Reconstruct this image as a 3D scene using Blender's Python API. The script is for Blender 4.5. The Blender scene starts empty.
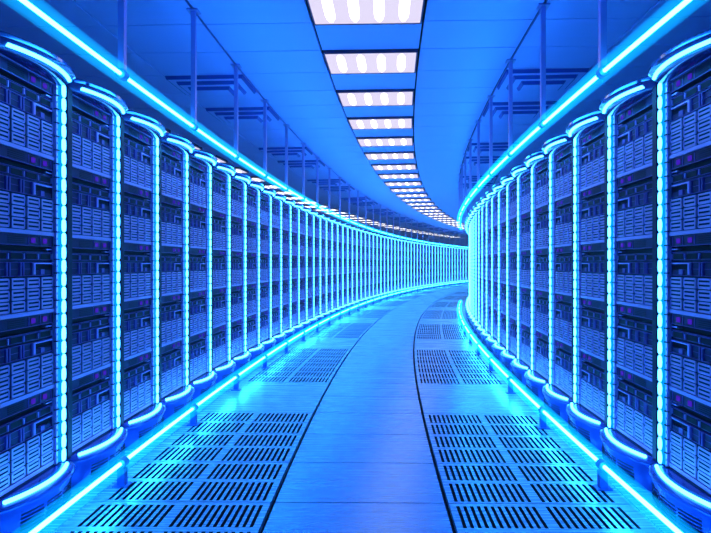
import bpy, bmesh, math, random
from math import sin, cos, pi, radians
random.seed(7)
C = bpy.context.scene.collection
R = 78.0                       # radius of the corridor's centre line; the corridor bends to the right
H_CEIL = 3.35

# ------------------------------------------------------------------ materials
def nodes(name):
    m = bpy.data.materials.new(name); m.use_nodes = True
    nt = m.node_tree; nt.nodes.clear()
    out = nt.nodes.new('ShaderNodeOutputMaterial')
    return m, nt, out

def mat(name, col, rough=.4, metal=0.0, var=0.0, scale=(3, 3, 3), bump=0.0, rvar=0.0, coat=0.0, spec=.5):
    m, nt, out = nodes(name)
    b = nt.nodes.new('ShaderNodeBsdfPrincipled')
    b.inputs['Base Color'].default_value = (*col, 1)
    b.inputs['Roughness'].default_value = rough
    b.inputs['Metallic'].default_value = metal
    b.inputs['Coat Weight'].default_value = coat
    b.inputs['Specular IOR Level'].default_value = spec
    nt.links.new(b.outputs[0], out.inputs[0])
    if var or bump or rvar:
        tc = nt.nodes.new('ShaderNodeTexCoord'); mp = nt.nodes.new('ShaderNodeMapping')
        mp.inputs['Scale'].default_value = scale
        nz = nt.nodes.new('ShaderNodeTexNoise'); nz.inputs['Scale'].default_value = 1.0
        nz.inputs['Detail'].default_value = 4
        nt.links.new(tc.outputs['Object'], mp.inputs[0]); nt.links.new(mp.outputs[0], nz.inputs[0])
        if var:
            mr = nt.nodes.new('ShaderNodeMapRange')
            mr.inputs['To Min'].default_value = 1 - var; mr.inputs['To Max'].default_value = 1 + var
            nt.links.new(nz.outputs[0], mr.inputs[0])
            mx = nt.nodes.new('ShaderNodeVectorMath'); mx.operation = 'SCALE'
            mx.inputs[0].default_value = col
            nt.links.new(mr.outputs[0], mx.inputs['Scale']); nt.links.new(mx.outputs[0], b.inputs['Base Color'])
        if rvar:
            mr = nt.nodes.new('ShaderNodeMapRange')
            mr.inputs['To Min'].default_value = max(.02, rough - rvar); mr.inputs['To Max'].default_value = rough + rvar
            nt.links.new(nz.outputs[0], mr.inputs[0]); nt.links.new(mr.outputs[0], b.inputs['Roughness'])
        if bump:
            bp = nt.nodes.new('ShaderNodeBump'); bp.inputs['Strength'].default_value = bump; bp.inputs['Distance'].default_value = .002
            nt.links.new(nz.outputs[0], bp.inputs['Height']); nt.links.new(bp.outputs[0], b.inputs['Normal'])
    return m

def emis(name, col, s=1.0):
    m, nt, out = nodes(name)
    e = nt.nodes.new('ShaderNodeEmission'); e.inputs[0].default_value = (*col, 1); e.inputs[1].default_value = s
    nt.links.new(e.outputs[0], out.inputs[0])
    return m

def halo_mat(name, col, s):
    # emissive volume painting in the soft halo around a lamp
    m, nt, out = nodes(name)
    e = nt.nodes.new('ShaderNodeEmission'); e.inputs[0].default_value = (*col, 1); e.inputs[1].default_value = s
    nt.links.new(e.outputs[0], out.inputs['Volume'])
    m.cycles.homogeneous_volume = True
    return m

def sleeve_mat(name, col, s, fac):
    m, nt, out = nodes(name)
    e = nt.nodes.new('ShaderNodeEmission'); e.inputs[0].default_value = (*col, 1); e.inputs[1].default_value = s
    t = nt.nodes.new('ShaderNodeBsdfTransparent'); mx = nt.nodes.new('ShaderNodeMixShader')
    mx.inputs[0].default_value = fac
    nt.links.new(t.outputs[0], mx.inputs[1]); nt.links.new(e.outputs[0], mx.inputs[2]); nt.links.new(mx.outputs[0], out.inputs[0])
    return m

M = dict(
    floor=mat('brushed_floor', (.29, .55, .84), .27, .40, .06, (1.5, 60, 1), .04, .04),
    floor_dark=mat('subfloor_navy', (.002, .003, .03), .8, spec=.2),
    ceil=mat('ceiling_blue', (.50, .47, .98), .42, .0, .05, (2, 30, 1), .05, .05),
    seam=mat('ceiling_seam', (.001, .003, .03), .9, spec=.1),
    wall=mat('wall_blue', (.2, .25, .8), .6, 0, .05),
    rack=mat('rack_navy', (.004, .004, .03), .45, .2, spec=.2),
    rack_blue=mat('rack_blue_shell', (.014, .05, .34), .22, .35, coat=.3),
    edge=mat('rack_edge_metal', (.6, .40, .9), .35, .6),
    unit=mat('unit_indigo', (.022, .004, .07), .5, .1, spec=.25),
    unit2=mat('unit_black', (.003, .002, .014), .6, .1, spec=.15),
    trim=mat('unit_trim', (.16, .06, .34), .45, .2, spec=.4),
    shelf=mat('shelf_metal', (.58, .32, .66), .4, .3),
    drive=mat('drive_face', (.58, .33, .66), .45, .1),
    slot=mat('drive_slot', (.003, .003, .03), .7, spec=.15),
    rod=mat('rod_metal', (.42, .36, .75), .35, .5),
    clamp=mat('clamp_blue', (.02, .10, .45), .4, .3),
    duct=mat('diffuser_blue_shade', (.02, .05, .4), .45),  # vent sides: their shade is put into this darker blue
    lightbox=mat('light_housing', (.006, .012, .10), .6),
    cap=mat('cap_gloss_navy', (.008, .018, .15), .15, .3, coat=.5),
    lamp_halo=halo_mat('lamp_halo_glow', (.0, .30, 1.0), 8.0),
    purple=emis('indicator_violet', (.10, .02, .95), .5),
    white=emis('indicator_white', (.45, .55, 1.0), .8),
    panel=emis('panel_diffuser', (.76, .70, .93), 1.0),
    lamp=emis('panel_lamp', (1.0, .98, 1.0), 3.0),
    core=emis('tube_core', (.022, .38, 1.0), 38.0),
    sleeve_halo=halo_mat('tube_sleeve_halo', (.0, .42, 1.0), 4.3),
    led=emis('strip_led', (.046, .36, 1.0), 11.5),
    led_dim=emis('strip_lens', (.0, .30, 1.0), 1.1),
)

# ------------------------------------------------------------------ mesh helper
class MB:
    def __init__(self): self.v = []; self.f = []; self.m = []; self.ms = []
    def mi(self, m):
        if m not in self.ms: self.ms.append(m)
        return self.ms.index(m)
    def quad(self, pts, m):
        n = len(self.v); self.v += pts; self.f.append(tuple(range(n, n + len(pts)))); self.m.append(self.mi(m))
    def hexa(self, p, m):               # 8 points: bottom ring 0-3, top ring 4-7
        n = len(self.v); self.v += p
        for q in ((3, 2, 1, 0), (4, 5, 6, 7), (0, 1, 5, 4), (1, 2, 6, 5), (2, 3, 7, 6), (3, 0, 4, 7)):
            self.f.append(tuple(n + i for i in q)); self.m.append(self.mi(m))
    def box(self, x0, x1, y0, y1, z0, z1, m):
        self.hexa([(x0, y0, z0), (x1, y0, z0), (x1, y1, z0), (x0, y1, z0), (x0, y0, z1), (x1, y0, z1), (x1, y1, z1), (x0, y1, z1)], m)
    def rings(self, rings, m, cap=True, closed=True):
        n = len(self.v); k = len(rings[0])
        for r in rings: self.v += r
        for i in range(len(rings) - 1):
            for j in range(k if closed else k - 1):
                a = n + i * k + j; b = n + i * k + (j + 1) % k
                self.f.append((a, b, b + k, a + k)); self.m.append(self.mi(m))
        if cap:
            self.f.append(tuple(n + j for j in reversed(range(k)))); self.m.append(self.mi(m))
            self.f.append(tuple(n + (len(rings) - 1) * k + j for j in range(k))); self.m.append(self.mi(m))
    def tube(self, pts, r, m, seg=8, cap=True, flat=None):
        # pts run mostly along a horizontal path or vertical
        rings = []
        for i, p in enumerate(pts):
            a = pts[max(0, i - 1)]; b = pts[min(len(pts) - 1, i + 1)]
            d = [b[k] - a[k] for k in range(3)]; L = math.sqrt(sum(t * t for t in d)); d = [t / L for t in d]
            if abs(d[2]) > .9: s1 = (1, 0, 0); s2 = (0, 1, 0)
            else:
                h = math.hypot(d[0], d[1]); s1 = (-d[1] / h, d[0] / h, 0); s2 = (0, 0, 1)
            rr = r[i] if isinstance(r, (list, tuple)) else r
            rings.append([tuple(p[k] + rr * (cos(2 * pi * j / seg) * s1[k] + sin(2 * pi * j / seg) * s2[k]) for k in range(3)) for j in range(seg)])
        self.rings(rings, m, cap)
    def mesh(self, name, smooth=False, flip=False, bevel=0):
        me = bpy.data.meshes.new(name)
        v = [(p[0], -p[1], p[2]) for p in self.v] if flip else self.v
        me.from_pydata(v, [], self.f)
        for m in self.ms: me.materials.append(m)
        me.polygons.foreach_set('material_index', self.m)
        bm = bmesh.new(); bm.from_mesh(me)
        bmesh.ops.recalc_face_normals(bm, faces=bm.faces)
        bm.to_mesh(me); bm.free()
        if smooth:
            me.polygons.foreach_set('use_smooth', [True] * len(me.polygons))
            try: me.set_sharp_from_angle(angle=radians(35))
            except Exception: pass
        me.update()
        return me

def obj(name, me, parent=None, loc=(0, 0, 0), rz=0.0):
    o = bpy.data.objects.new(name, me); C.objects.link(o)
    o.location = loc; o.rotation_euler = (0, 0, rz)
    if parent: o.parent = parent
    return o
def tag(o, label, cat, group=None):
    o['label'] = label; o['category'] = cat
    if group: o['group'] = group
    return o
def copy_tree(o, parent=None):
    c = o.copy(); C.objects.link(c)
    if parent: c.parent = parent
    for ch in list(o.children): copy_tree(ch, c)
    return c
def pol(s, u, z=0.0):
    th = s / R; r = R - u
    return (R - r * cos(th), r * sin(th), z)
ONES = ['', 'first', 'second', 'third', 'fourth', 'fifth', 'sixth', 'seventh', 'eighth', 'ninth', 'tenth', 'eleventh', 'twelfth',
        'thirteenth', 'fourteenth', 'fifteenth', 'sixteenth', 'seventeenth', 'eighteenth', 'nineteenth']
def ordw(n):
    if n < 20: return ONES[n]
    t = {2: 'twent', 3: 'thirt', 4: 'fort', 5: 'fift', 6: 'sixt', 7: 'sevent'}[n // 10]
    return t + 'ieth' if n % 10 == 0 else t + 'y-' + ONES[n % 10]

# ------------------------------------------------------------------ setting
S0, S1 = -3.0, 42.0
def ptile(mb, s0, s1, u0, u1, z0, z1, m, g=.003):
    a, b, c, d = pol(s0 + g, u0 + g), pol(s0 + g, u1 - g), pol(s1 - g, u1 - g), pol(s1 - g, u0 + g)
    mb.hexa([(p[0], p[1], z0) for p in (a, b, c, d)] + [(p[0], p[1], z1) for p in (a, b, c, d)], m)
def structure(name, mb):
    o = obj(name, mb.mesh(name)); o['kind'] = 'structure'; return o

F0 = .39                                  # floor seam offset, pitch 0.6
UB = (.480, 1.48)                         # side lane of floor tiles
mb = MB()
n = int((S1 - S0) / .6)
for i in range(-6, 69):
    s = F0 + .6 * i
    ptile(mb, s, s + .6, -.464, .464, -.03, 0, M['floor'], .004)
    for sg in (-1, 1):
        if (i % 6) in (4, 5) or i < 0:
            a, b = sorted((sg * UB[0], sg * UB[1])); ptile(mb, s, s + .6, a, b, -.03, 0, M['floor'], .004)
        a, b = sorted((sg * UB[1], sg * 2.7)); ptile(mb, s, s + .6, a, b, -.03, 0, M['floor'], .0025)
        a, b = sorted((sg * 2.7, sg * 6.5)); ptile(mb, s, s + .6, a, b, -.03, 0, M['floor'], .0025)
    ptile(mb, s, s + .6, -6.5, 6.5, -.12, -.06, M['floor_dark'], 0)
structure('floor', mb)

# ceiling
G0 = .25
STRIP = [(.473, 1.395), (1.405, 2.276), (2.286, 3.25)]
mb = MB()
for i in range(-6, 70):
    s = G0 + .6 * i
    lit = (i % 2 == 1)
    for sg in (-1, 1):
        for (a, b) in STRIP:
            a2, b2 = sorted((sg * a, sg * b)); ptile(mb, s, s + .6, a2, b2, H_CEIL, H_CEIL + .03, M['ceil'], .0055)
        a2, b2 = sorted((sg * 4.20, sg * 6.5)); ptile(mb, s, s + .6, a2, b2, H_CEIL, H_CEIL + .03, M['ceil'], .0055)
        if not lit or sg > 0:
            a2, b2 = sorted((sg * 3.26, sg * 4.19)); ptile(mb, s, s + .6, a2, b2, H_CEIL, H_CEIL + .03, M['ceil'], .0055)
    if not lit: ptile(mb, s, s + .6, -.465, .465, H_CEIL, H_CEIL + .03, M['ceil'], .0055)
    ptile(mb, s, s + .6, -6.5, 6.5, H_CEIL + .05, H_CEIL + .12, M['seam'], 0)
structure('ceiling', mb)

def curved_wall(u, name):
    mb = MB()
    for i in range(-5, 70):
        s = F0 + .6 * i
        a, b = sorted((u, u + (.15 if u > 0 else -.15))); ptile(mb, s, s + .6, a, b, -.05, H_CEIL + .05, M['wall'], 0)
    structure(name, mb)
curved_wall(-6.4, 'wall_left'); curved_wall(6.4, 'wall_right')
mb = MB(); ptile(mb, -2.95, -2.8, -6.4, 6.4, -.05, H_CEIL + .05, M['wall'], 0); structure('wall_back', mb)
mb = MB(); ptile(mb, 41.6, 41.75, -6.4, 6.4, -.05, H_CEIL + .05, M['wall'], 0); structure('wall_far', mb)

# ------------------------------------------------------------------ perforated tiles (local frame: origin at polar s-start, centre line angle)
def perf_mesh(sg):
    mb = MB(); mf = M['floor']
    g = .004
    cols = []
    for (u0, u1, k) in ((.519, .957, 12), (.996, 1.412, 11)):
        p = (u1 - u0) / k
        for j in range(k): cols.append((u0 + j * p, u0 + j * p + p * .50))
    ub = [UB[0] + g]
    for c in cols: ub += [c[0], c[1]]
    ub.append(UB[1] - g)
    sb = [g, .020, .270, .316, .562, .6 - g]
    def P(s, u, z):
        th = s / R; r = R - sg * u
        # relative to the tile's origin at (s=0,u=sg*0.99)
        return (R - r * cos(th) - sg * .99, r * sin(th), z)
    for i in range(len(ub) - 1):
        for j in range(5):
            u0, u1, s0, s1 = ub[i], ub[i + 1], sb[j], sb[j + 1]
            hole = (i % 2 == 1) and j in (1, 3)
            if not hole:
                q = [P(s0, u0, 0), P(s0, u1, 0), P(s1, u1, 0), P(s1, u0, 0)]
                mb.quad(q if sg > 0 else q[::-1], mf)
            else:
                zz = -.025
                for (a, b) in (((s0, u0), (s0, u1)), ((s0, u1), (s1, u1)), ((s1, u1), (s1, u0)), ((s1, u0), (s0, u0))):
                    mb.quad([P(*a, 0), P(*b, 0), P(*b, zz), P(*a, zz)], M['floor_dark'])
    # outer skirt
    a, b, c, d = (ub[0], sb[0]), (ub[-1], sb[0]), (ub[-1], sb[-1]), (ub[0], sb[-1])
    for (p, q) in ((a, b), (b, c), (c, d), (d, a)):
        mb.quad([P(p[1], p[0], 0), P(q[1], q[0], 0), P(q[1], q[0], -.03), P(p[1], p[0], -.03)], mf)
    me = bpy.data.meshes.new('perforated_floor_tile'); me.from_pydata(mb.v, [], mb.f)
    for m in mb.ms: me.materials.append(m)
    me.polygons.foreach_set('material_index', mb.m)
    bm = bmesh.new(); bm.from_mesh(me); bmesh.ops.remove_doubles(bm, verts=bm.verts, dist=.0001)
    for f in bm.faces:
        f.normal_update()
        if abs(f.normal.z) > .9 and f.normal.z < 0: f.normal_flip()
    bm.to_mesh(me); bm.free(); me.update()
    return me
for sg, side in ((-1, 'left'), (1, 'right')):
    me = perf_mesh(sg); cnt = 0
    for i in range(0, 62):
        if i % 6 in (4, 5): continue
        cnt += 1
        s = F0 + .6 * i; th = s / R
        # rotate the local tile about the arc's centre
        bx = sg * .99
        X = R - (R - bx) * cos(th); Y = (R - bx) * sin(th)
        o = obj('perforated_floor_tile', me, None, (X, Y, 0), -th)
        tag(o, 'blue metal floor tile with dark slots %s of the plain path, %s counted away from the camera' % (side, ordw(cnt)), 'floor tile', 'slotted floor tiles')

# ------------------------------------------------------------------ server racks
def rack_parts(L, m, tier):
    """Meshes of one rack. a = along the row (away from camera), f = toward the aisle (-Y when m=-1)."""
    flip = (m < 0)
    Z0, Z1 = .185, 2.315
    P = {}
    # cabinet body
    b = MB(); D = -.95
    b.box(-L + .010, -L + .030, D, -.01, .0, Z1, M['rack'])
    b.box(L - .030, L - .010, D, -.01, .0, Z1, M['rack'])
    b.box(-L + .03, L - .03, D, D + .02, .0, Z1, M['rack'])
    b.box(-L + .03, L - .03, D + .02, -.01, .0, .18, M['rack'])
    b.box(-L + .03, L - .03, D + .02, -.01, Z1 - .03, Z1, M['rack'])
    b.box(-L + .03, L - .03, -.20, -.10, .18, Z1 - .03, M['rack'])
    # near front post: dark bar
    b.box(-L + .002, -L + .046, -.01, .022, Z0, Z1, M['rack'])
    # lamp post behind the strip
    b.box(L - .098, L - .004, -.02, .006, Z0, Z1, M['rack_blue'])
    # top rail
    b.box(-L + .05, L - .10, -.02, .006, Z1 - .02, Z1, M['edge'])
    b.box(-L + .05, L - .10, -.02, .004, Z0 - .005, Z0 + .010, M['rack'])
    P['cabinet'] = b.mesh('cabinet', flip=flip)
    b = MB()
    b.box(-L + .048, -L + .060, -.015, .010, Z0, Z1, M['edge'])
    P['edge_rail'] = b.mesh('edge_rail', flip=flip)
    # light strip
    b = MB(); ac = L - .046
    N = 28; p = (Z1 - Z0) / N
    rings = []
    for z in (Z0 + .005, Z1 - .005):
        rings.append([(ac + .027 * cos(t), .006 + .020 * sin(t), z) for t in [pi * j / 6 for j in range(7)]])
    b.rings(rings, M['led_dim'], cap=True)
    P['lens'] = b.mesh('lens', True, flip)
    b = MB()
    for i in range(N):
        z0 = Z0 + i * p
        if tier < 2:
            rr = [.008, .0145, .016, .0145, .008]; hs = [.0025, .010, .5 * p, p - .010, p - .0025]
            b.rings([[(ac + r * cos(2 * pi * j / 8), .022 + r * .9 * sin(2 * pi * j / 8), z0 + h) for j in range(8)] for r, h in zip(rr, hs)], M['led'])
        else:
            b.box(ac - .016, ac + .016, .02, .036, z0 + .006, z0 + p - .006, M['led'])
    P['light_strip'] = b.mesh('light_strip', True, flip)
    # punched mounting rail beside the strip, with dark clips
    b = MB()
    b.box(L - .100, L - .084, -.01, .014, Z0, Z1, M['edge'])
    for i in range(N):
        z = Z0 + i * p
        b.box(L - .100, L - .078, .0, .020, z - .003, z + .003, M['rack'])
        if tier < 2: b.box(L - .096, L - .088, .010, .0145, z + p * .5 - .006, z + p * .5 + .006, M['slot'])
    P['mounting_rail'] = b.mesh('mounting_rail', flip=flip)
    # cap and base: bulging shells
    FE, FM = .070, .160
    nseg = 14 if tier < 2 else 8
    def arc(a, fe, fm):
        t = a / L
        return fe + (fm - fe) * (1 - t * t) if abs(t) < .93 else fe * (1 - ((abs(t) - .93) / .07) ** 2 * .35) + (fm - fe) * (1 - t * t)
    As = [-L + .004 + (2 * L - .008) * i / nseg for i in range(nseg + 1)]
    def shell(levels, back, mm):
        bb = MB(); rg = []
        for (z, off) in levels:
            front = [(a, arc(a, FE, FM) - off, z) for a in As]
            rg.append([(As[0], back, z)] + front + [(As[-1], back, z)])
        bb.rings(rg, mm)
        return bb
    b = shell([(2.300, .085), (2.312, .060), (2.338, .012), (2.346, .0), (2.362, .0), (2.374, .014), (2.380, .05)], -.25, M['cap'])
    for a in As[::2]:
        b.box(a - .008, a + .008, arc(a, FE, FM) - .075, arc(a, FE, FM) - .06, 2.377, 2.388, M['cap'])
    P['cap'] = b.mesh('cap', True, flip)
    b = MB(); a0 = -L + .06; a1 = L - .085; kk = 12 if tier < 2 else 6
    pts = [(a0 + (a1 - a0) * i / kk, arc(a0 + (a1 - a0) * i / kk, FE, FM) - .032, 2.324) for i in range(kk + 1)]
    b.tube(pts, .0105, M['led'], 8 if tier < 2 else 5)
    P['cap_light'] = b.mesh('cap_light', True, flip)
    b2 = MB(); b2.tube(pts, [.018] + [.024] * (kk - 1) + [.020], M['lamp_halo'], 10 if tier < 2 else 6)  # halo around the cap light, painted as a glowing volume
    P['cap_halo'] = b2.mesh('cap_halo', True, flip)
    # base
    b = shell([(0.0, .034), (.012, .026), (.144, .016), (.148, .002), (.153, .0), (.160, .0), (.168, .006), (.177, .034), (.183, .10)], -.02, M['rack_blue'])
    P['plinth'] = b.mesh('plinth', True, flip)
    pts = [(a0 + (a1 - a0) * i / kk, arc(a0 + (a1 - a0) * i / kk, FE, FM) - .046, .186) for i in range(kk + 1)]
    b = MB(); b.tube(pts, .0105, M['led'], 8 if tier < 2 else 5)
    P['plinth_light'] = b.mesh('plinth_light', True, flip)
    b = MB(); b.tube(pts, [.018] + [.024] * (kk - 1) + [.018], M['lamp_halo'], 10 if tier < 2 else 6)  # glowing volume that stands in for the plinth light's halo
    P['plinth_halo'] = b.mesh('plinth_halo', True, flip)
    b = MB()                                  # louvres of the base skirt, in groups
    ng = 3; g0 = -L + .10; gw = (2 * L - .20) / ng
    for gi in range(ng):
        for r in range(6):
            z = .026 + r * .0185; q = 3
            for k in range(q):
                xa = g0 + gi * gw + .010; xb = g0 + (gi + 1) * gw - .010
                x0 = xa + (xb - xa) * k / q; x1 = xa + (xb - xa) * (k + 1) / q
                f0 = arc(x0, FE, FM) - .020; f1 = arc(x1, FE, FM) - .020
                b.hexa([(x0, f0 - .01, z), (x1, f1 - .01, z), (x1, f1 + .002, z), (x0, f0 + .002, z),
                        (x0, f0 - .01, z + .009), (x1, f1 - .01, z + .009), (x1, f1 + .002, z + .009), (x0, f0 + .002, z + .009)], M['slot'])
    P['plinth_louvre'] = b.mesh('plinth_louvre', flip=flip)
    # equipment: five identical bays
    fa0, fa1 = -L + .062, L - .104; W = fa1 - fa0; mh = (Z1 - .022 - Z0 - .010) / 5
    def X(t): return fa0 + W * t
    E = {}
    b = MB(); b.box(X(0), X(1), -.10, .006, 0, .020, M['shelf']); E['shelf'] = b.mesh('shelf', flip=flip)
    # storage array chassis
    h0, h1 = .022, .198
    b = MB(); b.box(X(0), X(1), -.10, -.012, h0, h1, M['unit']); 
    for i in range(5): b.box(X(i / 4) - .003, X(i / 4) + .003, -.012, -.002, h0, h1, M['unit'])
    E['storage_chassis'] = b.mesh('storage_chassis', flip=flip)
    cw = W / 4; rh = (h1 - h0) / 3
    def drive(bb, c, r):
        x0 = X(c / 4) + .0115; x1 = X((c + 1) / 4) - .0115; z0 = h0 + r * rh + .003; z1 = z0 + rh - .006
        f = .0; d = z1 - z0
        bb.box(x0, x1, -.012, f - .004, z0, z1, M['slot'])
        # raised face in bands, leaving two dark ventilation grooves
        for (q0, q1, mm) in ((0, 1, 'drive'),):
            bb.box(x0, x1, f - .004, f + .003, z0 + d * q0, z0 + d * q1, M[mm])
        for q in (.26, .66):
            bb.box(x0 + .009, x1 - .005, f + .001, f + .0036, z0 + d * q - .001, z0 + d * (q + .15), M['slot'])
            if False:
                for k in range(6):
                    xx = x0 + .012 + (x1 - x0 - .024) * (k + .5) / 6
                    bb.box(xx - .003, xx + .003, f - .001, f + .0035, z0 + d * (q + .13) - .001, z0 + d * (q + .20), M['slot'])
        bb.box(x1 - .006, x1 - .002, f + .003, f + .006, z0 + d * .1, z0 + d * .9, M['edge'])
    if tier == 0:
        b = MB(); drive(b, 0, 0); E['drive'] = b.mesh('drive', flip=flip)
        E['_dstep'] = (cw, rh)
    else:
        b = MB()
        for c in range(4):
            for r in range(3): drive(b, c, r)
        E['drive_array'] = b.mesh('drive_array', flip=flip)
    # blade row
    g0, g1 = .204, .276
    b = MB(); b.box(X(0), X(1), -.10, -.016, g0, g1, M['unit2'])
    b.box(X(0), X(1), -.016, .0, g0, g0 + .003, M['trim']); b.box(X(0), X(1), -.016, .0, g1 - .003, g1, M['trim'])
    for t in (.20, .245, .42, .465, .62): b.box(X(t) - .004, X(t) + .004, -.016, .002, g0 + .003, g1 - .003, M['trim'])
    for t0, t1 in ((.02, .18), (.265, .40), (.485, .60)):
        b.box(X(t0), X(t1), -.016, -.006, g0 + .006, g1 - .006, M['unit'])
        b.box(X(t0), X(t1), -.006, -.003, .5 * (g0 + g1) - .001, .5 * (g0 + g1) + .001, M['trim'])
    b.box(X(.64), X(.97), -.016, .003, g1 - .010, g1 - .005, M['edge'])
    b.box(X(.64), X(.66), -.016, .003, g0 + .006, g1 - .01, M['edge'])
    b.box(X(.68), X(.97), -.016, -.004, g0 + .006, g0 + .030, M['unit']); b.box(X(.76), X(.83), -.016, .001, g0 + .006, g0 + .034, M['trim'])
    E['blade_unit'] = b.mesh('blade_unit', flip=flip)
    # switch row
    g0, g1 = .282, .330
    b = MB(); b.box(X(0), X(1), -.10, -.010, g0, g1, M['unit'])
    for i in range(4):
        t = i / 4 + .02
        b.box(X(t), X(t + .19), -.010, -.006, g0 + .006, g1 - .006, M['trim']); b.box(X(t) + .003, X(t + .19) - .003, -.008, -.004, g0 + .009, g1 - .009, M['unit2'])
        b.box(X(t + .20) - .0, X(t + .20) + .004, -.008, .001, g0 + .008, g1 - .010, M['edge'])
    b.box(X(0), X(1), -.010, -.002, g1 - .002, g1, M['trim'])
    E['switch_unit'] = b.mesh('switch_unit', flip=flip)
    # dark blanking gap with a small white tag
    b = MB(); b.box(X(0), X(1), -.10, -.030, .332, .358, M['unit2']); b.box(X(.87), X(.98), -.030, -.002, .342, .348, M['edge'])
    E['blanking_panel'] = b.mesh('blanking_panel', flip=flip)
    # flat server with two violet buttons
    g0, g1 = .360, min(mh - .002, .420)
    b = MB(); b.box(X(0), X(1), -.10, -.002, g0, g1, M['unit'])
    b.box(X(0), X(1), -.002, .001, g0, g0 + .003, M['trim'])
    for z in (.012, .022, .032, .042): b.box(X(.22), X(.48), -.002, .0005, g0 + z, g0 + z + .003, M['unit2'])
    for t in (.55, .76, .95): b.box(X(t) - .002, X(t) + .002, -.002, .001, g0 + .006, g1 - .006, M['trim'])
    E['rack_server'] = b.mesh('rack_server', flip=flip)
    b = MB(); t = .60; E['_istep'] = W * .21
    b.box(X(t), X(t + .055), -.002, .004, g0 + .016, g1 - .016, M['purple'])
    E['indicator'] = b.mesh('indicator', flip=flip)
    return P, E, mh, Z0 + .010

def make_rack(L, m, tier):
    P, E, mh, zb = rack_parts(L, m, tier)
    t = obj('server_rack', None)
    obj('cabinet', P['cabinet'], t); obj('edge_rail', P['edge_rail'], t); obj('mounting_rail', P['mounting_rail'], t)
    st = obj('light_strip', P['light_strip'], t); obj('lens', P['lens'], st)
    cp = obj('cap', P['cap'], t); obj('cap_light', P['cap_light'], cp); obj('lens', P['cap_halo'], cp)  # the cap's lens object is only its light's painted halo
    pl = obj('plinth', P['plinth'], t); obj('plinth_light', P['plinth_light'], pl); obj('lens', P['plinth_halo'], pl); obj('louvre_grille', P['plinth_louvre'], pl)  # the plinth's lens object is only its light's painted halo
    for k in range(5):
        z = zb + k * mh
        obj('shelf', E['shelf'], t, (0, 0, z))
        ch = obj('storage_array', E['storage_chassis'], t, (0, 0, z))
        if tier == 0:
            cw, rh = E['_dstep']
            for c in range(4):
                for r in range(3): obj('drive', E['drive'], ch, (c * cw, 0, r * rh))
        else: obj('drive_array', E['drive_array'], ch)
        obj('blade_unit', E['blade_unit'], t, (0, 0, z)); obj('switch_unit', E['switch_unit'], t, (0, 0, z))
        obj('blanking_panel', E['blanking_panel'], t, (0, 0, z))
        sv = obj('rack_server', E['rack_server'], t, (0, 0, z)); obj('indicator', E['indicator'], sv); obj('indicator', E['indicator'], sv, (E['_istep'], 0, 0))
    return t

# the row's pitch is measured on the aisle's centre line; a cabinet's own width follows its radius
def rack_row(side, pitch, s_led, count, U=1.70):
    sg = -1 if side == 'left' else 1
    L = pitch / 2 * (R - sg * U) / R
    # local X = along +s, local Y = +90deg from it; the row on the left faces -Y
    protos = {}
    for k in range(count):
        tier = 0 if k < 6 else (1 if k < 14 else 2)
        if tier not in protos:
            protos[tier] = t = make_rack(L, -1 if side == 'left' else 1, tier)
        else: t = copy_tree(protos[tier])
        s = s_led + pitch * k - (L - .046)
        th = s / R
        x, y, z = pol(s, sg * U)
        t.location = (x, y, 0); t.rotation_euler = (0, 0, pi / 2 - th)
        tag(t, 'dark blue server rack with cyan light strips, %s from the camera in the %s-hand row' % (ordw(k + 1), side), 'server rack',
            'server racks in the %s-hand row' % side)
# left row: true distance along the row is (R+1.7)/R times s; use arc pitch at the centre line
rack_row('left', .634, 1.085, 60)
rack_row('right', .690, 1.082, 26)

# ------------------------------------------------------------------ light tubes, rods and stands
UT = 1.40; ZT = 2.41; ZBT = .135; TP = 1.2
def tube_segment(sg, z):
    # local mesh for a 1.2 m segment starting at the connector
    def P(s):
        th = s / R; r = R - sg * UT
        return (R - r * cos(th) - sg * UT, r * sin(th), 0)
    ps = [P(.0 + TP * i / 4) for i in range(5)]
    c = MB(); c.tube(ps, .0112, M['core'], 10); sl = MB(); sl.tube(ps, .058, M['sleeve_halo'], 20)  # the wide outer tube carries the core's halo as volume glow
    return c.mesh('lamp_core', True), sl.mesh('glass_sleeve_halo', True)
def ring(bb, r0, half, m, z=0, seg=16):
    bb.tube([(0, -half, z), (0, half, z)], r0, m, seg)
rb = MB(); rb.box(-.018, .018, -.018, .018, .028, H_CEIL - ZT, M['rod'])
rod_me = rb.mesh('rod')
rb = MB(); rb.box(-.045, .045, -.045, .045, H_CEIL - ZT - .012, H_CEIL - ZT, M['rod']); flange_me = rb.mesh('ceiling_flange')
rb = MB(); ring(rb, .030, .028, M['clamp']); clamp_me = rb.mesh('clamp', True)
rb = MB(); rb.box(-.022, .022, -.020, .020, -ZBT + .008, -.03, M['clamp']); leg_me = rb.mesh('leg')
rb = MB(); rb.box(-.045, .045, -.035, .035, -ZBT, -ZBT + .008, M['clamp']); foot_me = rb.mesh('foot_plate')
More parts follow.
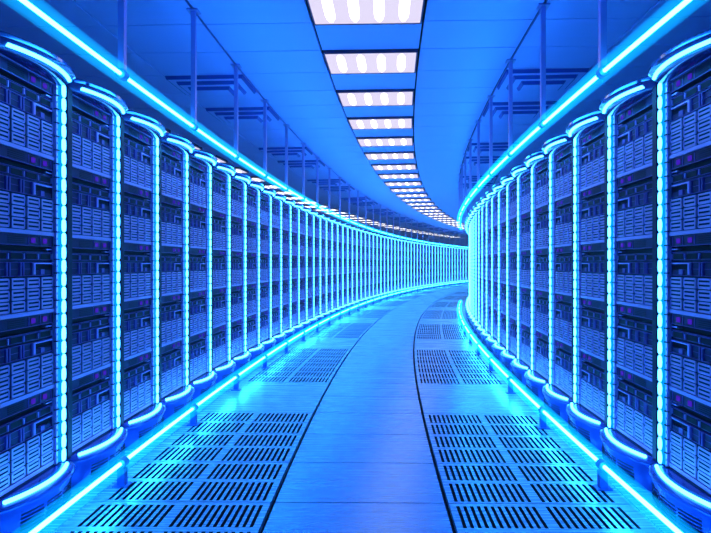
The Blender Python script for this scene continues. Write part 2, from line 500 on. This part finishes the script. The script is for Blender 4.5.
for sg, side, cnt in ((-1, 'left', 31), (1, 'right', 13)):
    cm, sm = tube_segment(sg, 0)
    for where, z in (('overhead', ZT), ('floor', ZBT)):
        for k in range(cnt):
            s = TP * k; th = s / R
            x, y, _ = pol(s, sg * UT)
            t = obj('light_tube', None, None, (x, y, z), -th)
            obj('lamp_core', cm, t); obj('glass_sleeve_halo', sm, t)
            if where == 'overhead':
                tag(t, 'glowing cyan tube hung below the ceiling over the %s racks, %s length from the camera' % (side, ordw(k + 1)), 'light tube', 'overhead light tubes')
            else:
                tag(t, 'glowing cyan tube just above the floor before the %s racks, %s length from the camera' % (side, ordw(k + 1)), 'light tube', 'floor level light tubes')
        for k in range(1, cnt + 1):
            s = TP * k; th = s / R
            x, y, _ = pol(s, sg * UT)
            if where == 'overhead':
                t = obj('hanging_rod', None, None, (x, y, z), -th)
                obj('rod', rod_me, t); obj('clamp', clamp_me, t); obj('ceiling_flange', flange_me, t)
                tag(t, 'thin metal rod from the ceiling to the %s overhead light tube, %s from the camera' % (side, ordw(k)), 'hanging rod', 'hanging rods')
            else:
                t = obj('tube_stand', None, None, (x, y, z), -th)
                obj('leg', leg_me, t); obj('clamp', clamp_me, t); obj('foot_plate', foot_me, t)
                tag(t, 'short blue stand clamping the %s floor light tube, %s from the camera' % (side, ordw(k)), 'tube stand', 'tube stands')

# ------------------------------------------------------------------ ceiling lights
def ceiling_light():
    t = obj('ceiling_light', None)
    w = .455; l = .290; dz = -.028
    b = MB()
    b.box(-w, w, -l, -l + .014, dz, .05, M['lightbox']); b.box(-w, w, l - .014, l, dz, .05, M['lightbox'])
    b.box(-w, -w + .014, -l + .014, l - .014, dz, .05, M['lightbox']); b.box(w - .014, w, -l + .014, l - .014, dz, .05, M['lightbox'])
    b.box(-w + .014, w - .014, -l + .014, l - .014, .03, .05, M['lightbox'])
    obj('housing', b.mesh('housing'), t)
    b = MB(); b.box(-w + .014, w - .014, -l + .014, l - .014, dz + .004, dz + .010, M['panel']); obj('diffuser', b.mesh('diffuser'), t)
    b = MB()
    N = 8; pts = []; rr = []
    for i in range(N + 1):
        q = i / N; yy = -.24 + .48 * q; pts.append((0, yy, 0)); rr.append(.042 * max(.08, (1 - abs(2 * q - 1) ** 4)) ** .5)
    rings = [[(r * cos(a), p[1], -abs(r * .22) * sin(a)) for a in [pi * j / 6 for j in range(7)]] for p, r in zip(pts, rr)]
    b.rings(rings, M['lamp'])
    me = b.mesh('lamp', True)
    for i in range(4): obj('lamp', me, t, (-.30 + .2 * i, 0, dz + .003))
    return t
proto = None
for (u, where, k0, k1) in ((0, 'over the middle of the aisle', 3, 66), (-3.725, 'above and behind the left racks', 9, 66)):
    cnt = 0
    for i in range(k0, k1, 2):
        cnt += 1
        s = G0 + .6 * i + .3; th = s / R
        x, y, _ = pol(s, u)
        if proto is None: t = proto = ceiling_light()
        else: t = copy_tree(proto)
        t.location = (x, y, H_CEIL); t.rotation_euler = (0, 0, -th)
        tag(t, 'white four-lamp ceiling panel %s, %s from the camera' % (where, ordw(cnt)), 'ceiling light', 'ceiling light panels')

# ------------------------------------------------------------------ air diffusers
def air_diffuser():
    t = obj('air_diffuser', None)
    def frustum(x, y, z0, z1, tp, m):
        b = MB(); b.box(-x + tp + .012, x - tp - .012, -y + tp + .012, y - tp - .012, z0 - .003, z0, M['ceil'])
        b.hexa([(-x + tp, -y + tp, z0), (x - tp, -y + tp, z0), (x - tp, y - tp, z0), (-x + tp, y - tp, z0), (-x, -y, z1), (x, -y, z1), (x, y, z1), (-x, y, z1)], m)
        return b
    obj('frame', frustum(.43, .285, -.035, 0, .012, M['duct']).mesh('frame'), t)
    obj('stepped_cone', frustum(.34, .21, -.070, -.035, .02, M['duct']).mesh('cone'), t)
    obj('stepped_cone', frustum(.24, .13, -.105, -.070, .02, M['duct']).mesh('cone'), t)
    return t
proto = None
for sg, side, lim in ((-1, 'left', 36), (1, 'right', 14)):
    cnt = 0
    for j in range(0, 12):
        for d in (0, 1.2):
            s = 4.15 + 3.6 * j + d
            if s > lim: continue
            cnt += 1; th = s / R; x, y, _ = pol(s, sg * 1.84)
            t = copy_tree(proto) if proto else air_diffuser()
            proto = proto or t
            t.location = (x, y, H_CEIL); t.rotation_euler = (0, 0, -th)
            tag(t, 'blue stepped air vent on the ceiling above the %s racks, %s from the camera' % (side, ordw(cnt)), 'air vent', 'ceiling air vents')

# ------------------------------------------------------------------ world, camera, view
w = bpy.data.worlds.new('world'); bpy.context.scene.world = w; w.use_nodes = True
w.node_tree.nodes['Background'].inputs[0].default_value = (.0, .03, .2, 1)
wn = w.node_tree; vs = wn.nodes.new('ShaderNodeVolumeScatter')      # thin haze in the air of the hall
vs.inputs['Density'].default_value = .008; vs.inputs['Anisotropy'].default_value = .55
wn.links.new(vs.outputs[0], wn.nodes['World Output'].inputs['Volume']); w.cycles.homogeneous_volume = True
cd = bpy.data.cameras.new('camera'); cam = bpy.data.objects.new('camera', cd); C.objects.link(cam)
cam.location = (.06, -2.0, 1.30); cam.rotation_euler = (pi / 2, 0, 0)
cd.sensor_width = 36; cd.lens = 549 / 711 * 36
cd.shift_x = -14 / 711; cd.shift_y = -2.5 / 711; cd.clip_start = .05
sc = bpy.context.scene; sc.camera = cam
sc.view_settings.view_transform = 'Standard'; sc.view_settings.look = 'None'
sc.view_settings.exposure = 0.1; sc.view_settings.gamma = 1.0; sc.view_settings.use_curve_mapping = False
sc.cycles.max_bounces = 6; sc.cycles.transparent_max_bounces = 24
